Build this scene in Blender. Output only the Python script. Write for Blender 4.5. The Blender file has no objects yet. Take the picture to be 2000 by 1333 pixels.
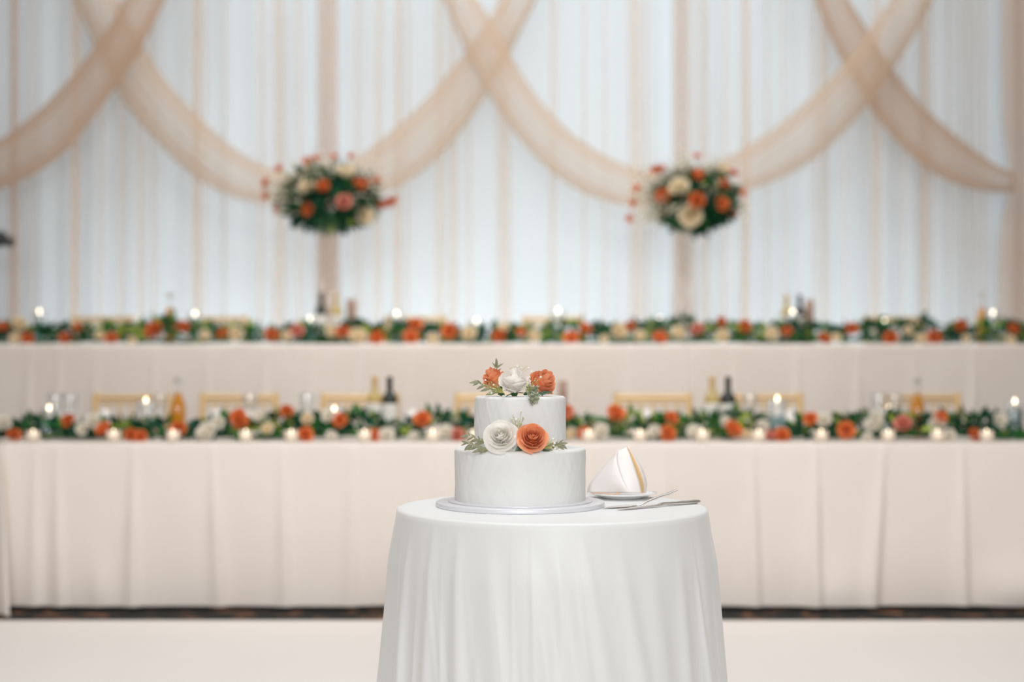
import bpy, math, random
import numpy as np
from mathutils import Vector, Matrix, noise
random.seed(7); rng = np.random.default_rng(7)
SC = bpy.context.scene; C = SC.collection
PI = math.pi
# ------------------------------------------------------------------ camera
F = 2720.0; H = 1.09; YH = 718.0           # focal length in pixels, eye height, horizon row
cd = bpy.data.cameras.new('camera'); cam = bpy.data.objects.new('camera', cd); C.objects.link(cam)
cam.location = (0, 0, H); cam.rotation_euler = (PI/2, 0, 0)
cd.sensor_width = 36; cd.lens = F*36/2000; cd.shift_y = (YH-666.5)/2000
cd.dof.use_dof = True; cd.dof.focus_distance = 3.28; cd.dof.aperture_fstop = 1.32
cd.clip_end = 100
SC.camera = cam
# ------------------------------------------------------------------ world, light, exposure
w = bpy.data.worlds.new('world'); SC.world = w; w.use_nodes = True
bg = w.node_tree.nodes['Background']; bg.inputs[0].default_value = (1.0, 0.83, 0.69, 1); bg.inputs[1].default_value = 0.265
def area(name, loc, target, size, size_y, power, col, spread=PI):
    l = bpy.data.lights.new(name, 'AREA'); l.shape = 'RECTANGLE'; l.size = size; l.size_y = size_y
    l.energy = power; l.color = col; l.spread = spread
    o = bpy.data.objects.new(name, l); C.objects.link(o); o.location = loc
    o.rotation_euler = (Vector(target)-Vector(loc)).to_track_quat('-Z', 'Y').to_euler(); return o
area('overhead_fill', (0, 3.4, 4.8), (0, 4.2, 0), 3.4, 2.8, 142, (.98, .99, 1))  # unseen fill added overhead for the floor and table tops
area('front_fill', (0, -4.2, 2.4), (0, 3.4, .7), 9.0, 3.6, 120, (.95, .98, 1))  # wide unseen fill added behind the camera to soften the cake table skirt
area('drape_top_fill', (0, 8.3, 5.2), (0, 10.5, 2.2), 7.0, .8, 120, (.90, .96, 1))  # unseen fill added above the drapes, kept off the rear cloth front
area('drape_low_fill', (0, 9.45, .56), (0, 10.6, 2.6), 7.2, .3, 58, (.90, .96, 1))  # added strip hidden behind the rear table, evens the drapes from below
area('rear_table_fill', (0, 5.4, 4.9), (0, 8.3, 1.3), 3.4, 1.0, 20, (1, .92, .82), math.radians(80))  # weak warm fill added for the rear cloth and arrangements
sp = bpy.data.lights.new('vignette_spot', 'SPOT'); sp.energy = 1060; sp.color = (.96, .99, 1); sp.spot_size = math.radians(48); sp.spot_blend = 1.0; sp.shadow_soft_size = .9  # added unseen spot; its soft cone dims towards the frame edges
so = bpy.data.objects.new('vignette_spot', sp); C.objects.link(so); so.location = (.3, -5.0, 3.0)
so.rotation_euler = (Vector((0, 9, 1.3))-Vector(so.location)).to_track_quat('-Z', 'Y').to_euler()
SC.view_settings.view_transform = 'Standard'; SC.view_settings.look = 'None'
SC.view_settings.exposure = 0.06; SC.view_settings.gamma = 1; SC.view_settings.use_curve_mapping = False
SC.cycles.transparent_max_bounces = 32
# ------------------------------------------------------------------ helpers
def at(px, py, Y): return Vector(((px-1000)/F*Y, Y, H-(py-YH)/F*Y))
def pxs(n, Y): return n/F*Y
def inp(n, k, v):
    if k in n.inputs: n.inputs[k].default_value = v
def mat(name, col, rough=.6, metal=0, **kw):
    m = bpy.data.materials.new(name); m.use_nodes = True; nt = m.node_tree; b = nt.nodes['Principled BSDF']
    b.inputs['Base Color'].default_value = (*col, 1); b.inputs['Roughness'].default_value = rough; b.inputs['Metallic'].default_value = metal
    for k, v in kw.items(): inp(b, k.replace('_', ' '), v)
    return m
def vary(m, c2, scale=8, detail=3, lo=.35, hi=.65, bump=0, bscale=60, stretch=(1, 1, 1), dist=.002):
    """noise between the base colour and c2, with an optional fine bump (object coordinates)"""
    nt = m.node_tree; b = nt.nodes['Principled BSDF']; c1 = tuple(b.inputs['Base Color'].default_value)
    tc = nt.nodes.new('ShaderNodeTexCoord'); mp = nt.nodes.new('ShaderNodeMapping'); mp.inputs['Scale'].default_value = stretch
    nt.links.new(tc.outputs['Object'], mp.inputs[0])
    n = nt.nodes.new('ShaderNodeTexNoise'); n.inputs['Scale'].default_value = scale; n.inputs['Detail'].default_value = detail
    nt.links.new(mp.outputs[0], n.inputs['Vector'])
    r = nt.nodes.new('ShaderNodeValToRGB'); r.color_ramp.elements[0].position = lo; r.color_ramp.elements[1].position = hi
    r.color_ramp.elements[0].color = c1; r.color_ramp.elements[1].color = (*c2, 1)
    nt.links.new(n.outputs[0], r.inputs[0]); nt.links.new(r.outputs[0], b.inputs['Base Color'])
    if bump:
        n2 = nt.nodes.new('ShaderNodeTexNoise'); n2.inputs['Scale'].default_value = bscale; nt.links.new(mp.outputs[0], n2.inputs['Vector'])
        bp = nt.nodes.new('ShaderNodeBump'); bp.inputs['Strength'].default_value = bump; bp.inputs['Distance'].default_value = dist
        nt.links.new(n2.outputs[0], bp.inputs['Height']); nt.links.new(bp.outputs[0], b.inputs['Normal'])
    return m
def glassy(name, tint=(1, 1, 1), gloss=.12, edge=.5, diff=None, damt=0.0):
    """thin clear glass: transparent with facing-dependent reflection"""
    m = bpy.data.materials.new(name); m.use_nodes = True; nt = m.node_tree; nt.nodes.clear()
    out = nt.nodes.new('ShaderNodeOutputMaterial'); tr = nt.nodes.new('ShaderNodeBsdfTransparent'); tr.inputs[0].default_value = (*tint, 1)
    gl = nt.nodes.new('ShaderNodeBsdfGlossy'); gl.inputs[0].default_value = (.95, .97, 1, 1); gl.inputs[1].default_value = .06
    lw = nt.nodes.new('ShaderNodeLayerWeight'); lw.inputs[0].default_value = .35
    mr = nt.nodes.new('ShaderNodeMapRange'); mr.inputs[3].default_value = gloss; mr.inputs[4].default_value = edge
    mx = nt.nodes.new('ShaderNodeMixShader'); nt.links.new(lw.outputs['Facing'], mr.inputs[0]); nt.links.new(mr.outputs[0], mx.inputs[0])
    nt.links.new(tr.outputs[0], mx.inputs[1]); nt.links.new(gl.outputs[0], mx.inputs[2]); last = mx
    if damt:
        d = nt.nodes.new('ShaderNodeBsdfTranslucent'); d.inputs[0].default_value = (*diff, 1)
        d2 = nt.nodes.new('ShaderNodeBsdfDiffuse'); d2.inputs[0].default_value = (*diff, 1)
        a = nt.nodes.new('ShaderNodeMixShader'); nt.links.new(d.outputs[0], a.inputs[1]); nt.links.new(d2.outputs[0], a.inputs[2])
        b = nt.nodes.new('ShaderNodeMixShader'); b.inputs[0].default_value = damt
        nt.links.new(mx.outputs[0], b.inputs[1]); nt.links.new(a.outputs[0], b.inputs[2]); last = b
    nt.links.new(last.outputs[0], out.inputs[0]); return m
def sheer(name, col, alpha, trans=.5):
    m = bpy.data.materials.new(name); m.use_nodes = True; nt = m.node_tree; nt.nodes.clear()
    out = nt.nodes.new('ShaderNodeOutputMaterial'); tr = nt.nodes.new('ShaderNodeBsdfTransparent')
    d = nt.nodes.new('ShaderNodeBsdfDiffuse'); d.inputs[0].default_value = (*col, 1); t = nt.nodes.new('ShaderNodeBsdfTranslucent'); t.inputs[0].default_value = (*col, 1)
    a = nt.nodes.new('ShaderNodeMixShader'); a.inputs[0].default_value = trans; b = nt.nodes.new('ShaderNodeMixShader'); b.inputs[0].default_value = alpha
    nt.links.new(d.outputs[0], a.inputs[1]); nt.links.new(t.outputs[0], a.inputs[2]); nt.links.new(tr.outputs[0], b.inputs[1]); nt.links.new(a.outputs[0], b.inputs[2])
    nt.links.new(b.outputs[0], out.inputs[0]); return m
def emit(name, col, s):
    m = bpy.data.materials.new(name); m.use_nodes = True; nt = m.node_tree; nt.nodes.clear()
    o = nt.nodes.new('ShaderNodeOutputMaterial'); e = nt.nodes.new('ShaderNodeEmission'); e.inputs[0].default_value = (*col, 1); e.inputs[1].default_value = s
    nt.links.new(e.outputs[0], o.inputs[0]); return m
class MB:
    def __init__(s): s.v = []; s.f = []; s.mi = []
    def add(s, v, f, mi=0):
        n = len(s.v); s.v += [tuple(p) for p in v]; s.f += [tuple(i+n for i in q) for q in f]; s.mi += [mi]*len(f); return s
    def grid(s, P, mi=0, wrap=False):
        """P[j][i] rows of points"""
        nj, ni = len(P), len(P[0]); v = [p for r in P for p in r]; f = []
        for j in range(nj-1):
            for i in range(ni if wrap else ni-1):
                k = (i+1) % ni; f.append((j*ni+i, j*ni+k, (j+1)*ni+k, (j+1)*ni+i))
        return s.add(v, f, mi)
    def lathe(s, prof, n=24, mi=0, c=(0, 0, 0), cap=True):
        P = [[(c[0]+r*math.cos(2*PI*i/n), c[1]+r*math.sin(2*PI*i/n), c[2]+z) for i in range(n)] for r, z in prof]
        s.grid(P, mi, True); return s
    def box(s, x0, x1, y0, y1, z0, z1, mi=0):
        v = [(x, y, z) for z in (z0, z1) for y in (y0, y1) for x in (x0, x1)]
        return s.add(v, [(0, 2, 3, 1), (4, 5, 7, 6), (0, 1, 5, 4), (2, 6, 7, 3), (0, 4, 6, 2), (1, 3, 7, 5)], mi)
    def tube(s, pts, rad, n=8, mi=0, rad2=None, side=None):
        """swept ellipse; rad across, rad2 in the other direction"""
        pts = [Vector(p) for p in pts]; m = len(pts)
        rad = rad if hasattr(rad, '__len__') else [rad]*m
        rad2 = rad if rad2 is None else (rad2 if hasattr(rad2, '__len__') else [rad2]*m)
        P = []; up0 = Vector(side) if side else None
        for k in range(m):
            t = (pts[min(k+1, m-1)]-pts[max(k-1, 0)]).normalized()
            a = up0 if up0 else (Vector((0, 0, 1)) if abs(t.z) < .9 else Vector((1, 0, 0)))
            b = t.cross(a).normalized(); a2 = b.cross(t).normalized()
            P.append([pts[k]+b*rad[k]*math.cos(2*PI*i/n)+a2*rad2[k]*math.sin(2*PI*i/n) for i in range(n)])
        s.grid(P, mi, True)
        s.add(P[0], [tuple(range(n))[::-1]], mi); s.add(P[-1], [tuple(range(n))], mi); return s
    def mesh(s, name, mats, smooth=True):
        me = bpy.data.meshes.new(name); me.from_pydata(s.v, [], s.f)
        for m in (mats if isinstance(mats, (list, tuple)) else [mats]): me.materials.append(m)
        me.polygons.foreach_set('material_index', s.mi)
        if smooth: me.polygons.foreach_set('use_smooth', [True]*len(s.f))
        me.update(); return me
    def build(s, name, mats, parent=None, smooth=True):
        return put(name, s.mesh(name, mats, smooth), parent)
def put(name, me, parent=None, loc=None, rot=None):
    o = bpy.data.objects.new(name, me); C.objects.link(o)
    if parent: o.parent = parent
    if loc is not None: o.location = loc
    if rot is not None: o.rotation_euler = rot
    return o
def thing(name, label, cat, loc=(0, 0, 0), rz=0, group=None):
    o = bpy.data.objects.new(name, None); o.empty_display_size = .05; C.objects.link(o); o.location = loc; o.rotation_euler = (0, 0, rz)
    return tag(o, label, cat, group)
def tag(o, label, cat, group=None):
    o['label'] = label; o['category'] = cat
    if group: o['group'] = group
    return o
def struct(o): o['kind'] = 'structure'; return o
def dup(root, loc, label=None, rz=None, scale=None):
    r = root.copy(); C.objects.link(r); r.location = loc
    if label: r['label'] = label
    if rz is not None: r.rotation_euler = (0, 0, rz)
    if scale: r.scale = (scale, scale, scale)
    for ch in list(root.children):
        c = ch.copy(); C.objects.link(c); c.parent = r
        for g in list(ch.children):
            d = g.copy(); C.objects.link(d); d.parent = c
    return r
def interp(x, pts):
    xs = [p[0] for p in pts]; return np.interp(x, xs, [p[1] for p in pts])
def smooth01(t): t = max(0, min(1, t)); return t*t*(3-2*t)
# ------------------------------------------------------------------ materials
M_cloth = vary(mat('table_linen', (.80, .735, .685), .85), (.77, .70, .645), 3, 2, .3, .7, bump=.15, bscale=900, dist=.0005)
M_satin = mat('satin_linen', (.74, .76, .765), .46, Sheen_Weight=.2)
M_white = vary(mat('drape_white', (.655, .75, .82), .9), (.635, .73, .80), .7, 2, .3, .7)
M_sheer = sheer('sheer_peach', (.80, .58, .41), .10)
M_swag = sheer('swag_peach', (.74, .565, .42), .46)
M_swag_dim = sheer('dim_dense_swag_peach', (.66, .48, .35), .60)  # denser gather; the dimmer light on the outer swags is put into this colour
M_gather = sheer('gathered_peach', (.76, .56, .42), .24)
M_ice = vary(mat('buttercream', (.775, .785, .78), .6), (.755, .77, .765), 9, 3, bump=.25, bscale=45, stretch=(1, 1, .25), dist=.003)
M_board = mat('silver_foil_board', (.74, .75, .79), .3, .15)
M_orange = vary(mat('orange_petal', (.86, .34, .16), .55), (.88, .44, .26), 40, 2)
M_orange2 = vary(mat('burnt_orange_petal', (.66, .15, .035), .6), (.78, .24, .07), 25, 2)
M_orange1 = vary(mat('bright_orange_petal', (.82, .22, .06), .6), (.85, .30, .10), 25, 2)
M_pink = vary(mat('dusty_pink_petal', (.72, .25, .19), .6), (.80, .36, .27), 25, 2)
M_cream = vary(mat('cream_petal', (.92, .88, .79), .6), (.93, .90, .83), 25, 2)
M_ivory = vary(mat('ivory_petal', (.92, .80, .58), .6), (.93, .83, .64), 25, 2)
M_wpet = mat('white_petal', (.95, .93, .89), .5)
M_sage = vary(mat('sage_leaf', (.17, .20, .11), .55), (.33, .31, .20), 60, 2)
M_stem = mat('olive_stem', (.30, .28, .09), .6)
M_stemd = mat('green_stem', (.05, .14, .05), .6)
M_darkleaf = mat('dark_leaf', (.008, .062, .028), .6, Specular_IOR_Level=.2)
M_midleaf = mat('mid_leaf', (.028, .16, .030), .6, Specular_IOR_Level=.2)
M_lime = mat('lime_leaf', (.30, .40, .07), .6, Specular_IOR_Level=.2)
M_blue = mat('bluegreen_leaf', (.012, .090, .058), .6, Specular_IOR_Level=.2)
M_pale = mat('pale_filler', (.82, .74, .58), .8)
M_glass = glassy('clear_glass', (.97, .98, .98), .06, .55)
M_column = glassy('acrylic_column', (.98, .965, .95), .02, .22)
M_frost = glassy('frosted_glass', (1, .98, .95), .08, .3, (.97, .90, .82), .6)
M_water = glassy('tinted_water', (.45, .72, .74), .05, .3, (.18, .42, .45), .25)
M_waterd = glassy('deep_teal_water', (.20, .50, .50), .05, .3, (.04, .22, .22), .5)
M_waterb = glassy('pale_blue_water', (.72, .84, .90), .05, .3, (.45, .62, .70), .35)
M_wax = mat('candle_wax', (.92, .88, .80), .6, Emission_Color=(1, .75, .5, 1), Emission_Strength=0.0)
M_flame = emit('flame', (1, .80, .55), 8)
M_wick = mat('wick', (.05, .04, .03), .9)
M_dkglass = mat('dark_bottle_glass', (.008, .016, .010), .12)
M_redwine = mat('dark_foil', (.012, .010, .010), .35)
M_palewine = glassy('white_wine_glass', (.93, .84, .55), .05, .35, (.86, .72, .36), .5)
M_foil = mat('gold_foil', (.75, .52, .24), .4, .5)
M_label = mat('paper_label', (.80, .77, .73), .8)
M_amber = glassy('amber_juice', (.95, .60, .06), .05, .3, (.88, .46, .03), .85)
M_steel = mat('stopper_steel', (.55, .52, .48), .4, .8)
M_tube = vary(mat('brown_card', (.42, .28, .22), .7), (.36, .24, .19), 6)
M_gold = mat('gold_wood', (.72, .50, .24), .4, .25)
M_seat = mat('ivory_cushion', (.8, .76, .70), .8)
M_china = mat('white_china', (.84, .83, .82), .15)
M_napkin = mat('white_napkin', (.84, .80, .78), .8)
M_foldglow = mat('painted_fold_glow', (.80, .56, .28), .7)  # golden colour stands for warm light showing through the napkin's fold gap
M_fork = mat('bronze_fork', (.55, .30, .14), .3, .8)
M_silver = mat('silver', (.78, .75, .73), .32, 1)
M_black = mat('black_plastic', (.008, .010, .010), .5)
M_pods = vary(mat('grey_green_pod', (.20, .24, .15), .7), (.40, .42, .30), 120, 2)
def thin(m, fac):
    """petals and leaves let some light through"""
    nt = m.node_tree; b = nt.nodes['Principled BSDF']; out = nt.nodes['Material Output']; t = nt.nodes.new('ShaderNodeBsdfTranslucent')
    if b.inputs['Base Color'].links: nt.links.new(b.inputs['Base Color'].links[0].from_socket, t.inputs[0])
    else: t.inputs[0].default_value = b.inputs['Base Color'].default_value
    x = nt.nodes.new('ShaderNodeMixShader'); x.inputs[0].default_value = fac
    nt.links.new(b.outputs[0], x.inputs[1]); nt.links.new(t.outputs[0], x.inputs[2]); nt.links.new(x.outputs[0], out.inputs[0])
for m in (M_orange, M_orange1, M_orange2, M_pink): thin(m, .22)
for m in (M_cream, M_ivory, M_wpet): thin(m, .45)
# ------------------------------------------------------------------ setting
DF = 5.965
carpet = mat('carpet', (.008, .011, .010), .95)
vary(carpet, (.30, .13, .06), 8, 3, .55, .68, stretch=(1, 1.6, 1))
struct(MB().box(-8, 8, -4, 12, -.1, 0).build('floor', carpet, smooth=False))
M_dance = vary(mat('white_floor', (.86, .82, .79), .55), (.84, .80, .77), 1.2, 2)
struct(MB().box(-7, 7, -3.5, DF, 0.0005, .006).build('dance_floor', M_dance, smooth=False))
M_wall = vary(mat('wall_paint', (.62, .68, .73), .9), (.60, .66, .71), 1)
struct(MB().box(-8, 8, 11.0, 11.1, 0, 5.6).build('wall_back', M_wall, smooth=False))
struct(MB().box(-8, 8, 8.0, 10.1, 0, .48).build('stage_platform', M_black, smooth=False))
# drapery: opaque white panels behind sheer peach panels
YD = 10.55
def panel(x0, x1, amp, per, seed, label, Y, m, name, cat, group, top=4.7, taper=0):
    n = int((x1-x0)/.02); pts = []
    for i in range(n+1):
        x = x0+(x1-x0)*i/n
        ph = x/per+1.3*noise.noise(Vector((x*1.1, seed, 0)))*1.5
        pts.append((x, Y+amp*math.sin(2*PI*ph)+.4*amp*math.sin(2*PI*ph*2.7+seed)))
    P = [[(x+.01*math.sin(z*1.1+x*3), y+.006*math.sin(z*1.7+x*5), z) for x, y in pts] for z in np.linspace(.02, top, 14)]
    o = MB().grid(P).build(name, m); tag(o, label, cat, group); return o
X = lambda px, Y=YD: (px-1000)/F*Y
for x0, x1, lab in ((-420, 38, 'white backdrop curtain panel at the far left edge of the stage'),
                    (36, 640, 'white backdrop curtain panel left of the left tall flower column'),
                    (638, 1336, 'white backdrop curtain panel between the two tall flower columns'),
                    (1334, 1960, 'white backdrop curtain panel right of the right tall flower column'),
                    (1958, 2420, 'white backdrop curtain panel at the far right edge of the stage')):
    panel(X(x0), X(x1), .007, .34, x0*.01, lab, YD, M_white, 'backdrop_curtain', 'curtain', 'white backdrop curtains')
YS = 10.3
def sheer_panel(x0, x1, pleats, label, name='sheer_curtain', alpha=M_sheer, ends=3):
    """peach sheer with Z-folded pleats: (px, width px, extra layers)"""
    path = [(x0, 0)]
    for px, wd, lay in sorted(pleats):
        a, b = px-wd/2, px+wd/2
        path.append((a, 0))
        for k in range(lay*2): path += [(b, .012*(2*k+1)), (a, .012*(2*k+2))]
        path.append((b, .012*(2*lay+1) if lay else 0)); path.append((b+2, 0))
    path.append((x1, 0))
    P = [[((px-1000)/F*YS+.006*math.sin(z*1.3+px*.02), YS-dy+.015*math.sin(px*.05), z) for px, dy in path] for z in np.linspace(.03, 4.7, 16)]
    o = MB().grid(P).build(name, alpha, smooth=False)
    return tag(o, label, 'curtain', 'peach sheer panels')
sheer_panel(-420, 18, [(-300, 20, 2), (-150, 20, 2), (-60, 14, 1)], 'peach sheer panel beyond the left edge column')
sheer_panel(44, 608, [(66, 6, 1), (150, 14, 1), (146, 9, 1), (200, 7, 1), (238, 8, 1), (274, 12, 1), (300, 6, 1), (388, 11, 2), (402, 5, 1), (440, 4, 1), (510, 9, 1), (545, 24, 1), (585, 8, 1)],
            'pleated peach sheer panel left of the left tall flower column')
sheer_panel(676, 1292, [(700, 8, 1), (740, 12, 1), (778, 9, 2), (795, 5, 1), (858, 14, 1), (884, 14, 1), (915, 6, 1), (985, 26, 1), (1080, 11, 1), (1140, 6, 1), (1180, 5, 1), (1240, 28, 1), (1262, 6, 1)],
            'pleated peach sheer panel between the two tall flower columns')
sheer_panel(1378, 1936, [(1415, 8, 1), (1453, 12, 2), (1496, 6, 1), (1530, 5, 1), (1592, 7, 1), (1608, 12, 1), (1650, 6, 1), (1708, 22, 1), (1760, 6, 1), (1801, 11, 2), (1818, 5, 1), (1850, 4, 1), (1872, 5, 1), (1890, 6, 1), (1905, 4, 1), (1920, 6, 1)],
            'pleated peach sheer panel right of the right tall flower column')
sheer_panel(2010, 2420, [(2080, 20, 2), (2200, 20, 2)], 'peach sheer panel beyond the right edge column')
def column(px, w0, w1, label, lay=3, tie=None):
    """gathered sheer column: many soft round folds in plan, several layers deep"""
    n = 70; P = []
    for z in np.linspace(.03, 4.7, 40):
        row = []
        wf = w0+(w1-w0)*smooth01((z-.6)/2.6)
        if tie: wf *= 1-.45*math.exp(-((z-tie)/.28)**2)
        for i in range(n+1):
            t = i/n
            u = math.sin(t*PI*lay)                    # folds back and forth
            xx = px+wf/2*(t*2-1)*.55+wf/2*.45*u
            row.append(((xx-1000)/F*YS, YS-.03-.05*t-.02*math.sin(t*40), z))
        P.append(row)
    o = MB().grid(P).build('gathered_column', M_gather); tag(o, label, 'curtain', 'gathered sheer columns')
column(642, 92, 72, 'gathered peach sheer column behind the left tall flower arrangement', 4)
column(1338, 108, 98, 'gathered peach sheer column behind the right tall flower arrangement', 3)
column(32, 40, 24, 'narrow gathered peach sheer column at the left edge of the stage', 5)
column(1990, 150, 110, 'gathered peach sheer column tied in at the right edge of the stage', 5, tie=2.5)
# swags
def swag(up, lo, label, Y, wave, m=None):
    """up / lo: upper and lower edge traced left to right at the swag's own depth; the cloth bellies forward and its hems roll back"""
    def cum(p):
        d = [0]
        for a, b in zip(p, p[1:]): d.append(d[-1]+math.dist(a, b))
        return [q/d[-1] for q in d]
    cu, cl = cum(up), cum(lo); N = 90; K = 36; P = []
    for i in range(N+1):
        s = i/N
        def ev(c, p, s): return np.array([np.interp(s, c, [q[0] for q in p]), np.interp(s, c, [q[1] for q in p])])
        def sm(c, p): return sum(ev(c, p, min(1, max(0, s+d))) for d in (-.03, -.015, 0, .015, .03))/5 if 0.03 < s < .97 else ev(c, p, s)
        a, b = sm(cu, up), sm(cl, lo); row = []
        for k in range(K+1):
            t = k/K
            # cross-section: roll back at both hems so cloth is double there
            tt = t*1.56-.28
            if tt < 0: pos, back = -tt, .035
            elif tt > 1: pos, back = 2-tt, .035
            else: pos, back = tt, 0
            pos += .012*math.sin(pos*38+wave+s*4)
            p = a*(1-pos)+b*pos
            dep = Y-.08*math.sin(PI*max(0, min(1, pos)))+back+.012*math.sin(pos*31+wave+s*3)
            row.append(at(p[0], p[1], dep))
        P.append(row)
    o = MB().grid(P).build('sheer_swag', m or M_swag); return tag(o, label, 'swag', 'crossed peach swags')
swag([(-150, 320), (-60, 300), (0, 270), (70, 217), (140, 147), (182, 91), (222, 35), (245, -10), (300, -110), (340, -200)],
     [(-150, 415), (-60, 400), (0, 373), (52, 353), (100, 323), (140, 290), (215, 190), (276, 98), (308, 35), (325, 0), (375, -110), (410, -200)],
     'peach swag sweeping down to the left edge of the backdrop', 9.98, 0, M_swag_dim)
swag([(60, -200), (150, -110), (224, -20), (241, 10), (283, 94), (332, 168), (385, 224), (455, 290), (507, 322), (560, 340), (630, 345), (680, 322), (722, 290), (770, 250), (822, 205), (892, 122), (969, 15), (985, -10), (1035, -110), (1080, -200)],
     [(30, -200), (90, -100), (142, 0), (182, 84), (217, 161), (245, 210), (290, 262), (350, 325), (402, 366), (450, 388), (510, 402), (640, 404), (720, 391), (780, 371), (840, 332), (892, 273), (945, 203), (1004, 94), (1050, 0), (1100, -110), (1140, -200)],
     'peach swag dipping behind the left tall flower arrangement', 10.15, 1.5)
swag([(760, -200), (840, -110), (922, -20), (959, 35), (1004, 118), (1032, 168), (1085, 233), (1137, 278), (1207, 318), (1260, 337), (1330, 342), (1400, 317), (1461, 285), (1552, 218), (1643, 130), (1704, 44), (1738, 0), (1800, -110), (1850, -200)],
     [(740, -200), (800, -110), (868, 0), (895, 80), (925, 140), (966, 207), (997, 258), (1060, 328), (1120, 376), (1190, 402), (1260, 412), (1380, 402), (1461, 375), (1535, 351), (1602, 311), (1694, 216), (1748, 135), (1788, 78), (1825, 0), (1880, -110), (1920, -200)],
     'peach swag dipping behind the right tall flower arrangement', 9.98, 3)
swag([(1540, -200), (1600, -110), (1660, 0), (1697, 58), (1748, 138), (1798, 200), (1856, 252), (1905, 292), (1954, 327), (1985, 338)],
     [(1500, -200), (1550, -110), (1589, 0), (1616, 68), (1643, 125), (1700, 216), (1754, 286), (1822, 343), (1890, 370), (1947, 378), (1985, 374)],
     'peach swag sweeping down to the tied column at the right edge', 10.15, 4.5, M_swag_dim)
# ------------------------------------------------------------------ tablecloths
def long_cloth(name, xa, xb, y0, y1, ztop, zbot, creases, label, seed, left_end=False, belly=None, group=None):
    """cloth lying on a long table: top sheet, rounded edge, long front drop"""
    step = .012; n = int((xb-xa)/step)
    xs = np.linspace(xa, xb, n+1)
    prof = [(y1, ztop, 0, 0), (y0+.02, ztop, 0, 0), (y0+.006, ztop-.001, 0, 0), (y0+.001, ztop-.006, 0, 0)]
    rows = []
    T = np.linspace(0, 1, 26)
    P = [[(x, a, b) for x in xs] for a, b, _, _ in prof]
    drop = ztop-zbot
    def off(x, t):
        o = .03*t+.022*t*noise.noise(Vector((x*1.6, seed, t*.7)))+.014*t*noise.noise(Vector((x*5.0, seed+4, t*.8)))
        for cx, a, lean in creases:
            d = (x-(cx+lean*t))
            wl, wr = .015+.035*t, .008+.012*t
            g = math.exp(-(d/(wl if d < 0 else wr))**2) if abs(d) < .25 else 0
            o += a*g*(.25+.75*smooth01(t*1.6))*.022
        if belly:
            for bx, bw, bt, ba in belly: o += ba*math.exp(-((x-bx)/bw)**2)*math.exp(-((t-bt)/.18)**2)
        return o
    for t in T[0:]:
        row = []
        for x in xs:
            z = ztop-.008-(drop-.008)*t
            z += t**3*(.008*noise.noise(Vector((x*.9, seed+9, 0))))
            row.append((x, y0-off(x, t), z))
        P.append(row)
    o = MB().grid(P)
    if left_end:                                        # end drop with the cloth's corner falling outwards
        Q = []
        for t in T:
            z = ztop-.002-(drop-.002)*t; row = []
            c0 = Vector((xa, y0-off(xa, t)-.0, z-.0))
            ear = Vector((xa+.112*t, y0-.03-.21*t, max(.012, z-.012*t)))
            dent = Vector((xa+.03*t, y0-.005-.02*t, z))
            for k in range(9):
                a = k/8; p = c0.lerp(ear, a) if k < 8 else ear
                p = p+Vector((-.0-.02*math.sin(a*PI)*t, .02*t*math.sin(a*PI), 0)); row.append(p)
            for k in range(1, 9):
                a = k/8; p = ear.lerp(Vector((xa-.05-.10*t, y0-.02, z)), a); row.append(p)
            for k in range(1, 15):
                a = k/14; row.append(Vector((xa-.03*1-.02*t-.02*t*math.sin(a*9), y0+.02+(y1-y0)*a, z)))
            Q.append(row)
        o.grid(Q)
    ob = o.build(name, M_cloth); return tag(ob, label, 'tablecloth', group)
Y1 = 6.26
fx = lambda px: (px-1000)/F*Y1
cre = [(fx(70), .9, .01), (fx(112), 1.0, .03), (fx(262), 1.3, .01), (fx(415), 1.2, .05), (fx(552), 1.1, .03), (fx(690), .8, .0), (fx(860), .8, .0), (fx(1010), .8, .0), (fx(1160), .8, 0), (fx(1300), .9, 0), (fx(1470), 1.1, .01), (fx(1595), 1.3, -.01), (fx(1728), 1.4, -.06), (fx(1880), 1.1, .0), (fx(2040), 1, 0)]
long_cloth('tablecloth', fx(8), 3.1, Y1, Y1+.76, .75, .024, cre, 'ivory floor-length cloth over the long front table with flower garland', 1.7, True,
           [(fx(1640), .12, .93, .03), (fx(1985), .25, .9, .05), (fx(1900), .1, .86, -.02), (fx(200), .05, .9, .02)], 'long ivory tablecloths')
Y2 = 8.2; ZR = H+pxs(YH-672, Y2)
rx = lambda px: (px-1000)/F*Y2
for a, b, cs, lab, sd in ((-420, 702, (-300, -180, -60, 60, 118, 190, 305, 408, 520, 610), 'ivory cloth on the rear raised table, left length', 3.1),
                  (704, 1339, (800, 905, 1010, 1120, 1235), 'ivory cloth on the rear raised table, middle length behind the cake', 5.3),
                  (1341, 2420, (1440, 1560, 1680, 1790, 1905, 2020, 2150), 'ivory cloth on the rear raised table, right length', 7.9)):
    long_cloth('tablecloth', rx(a), rx(b), Y2, Y2+.76, ZR, .50, [(rx(c), .8, .01*((c*7) % 5-2)) for c in cs], lab, sd, group='long ivory tablecloths')
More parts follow.
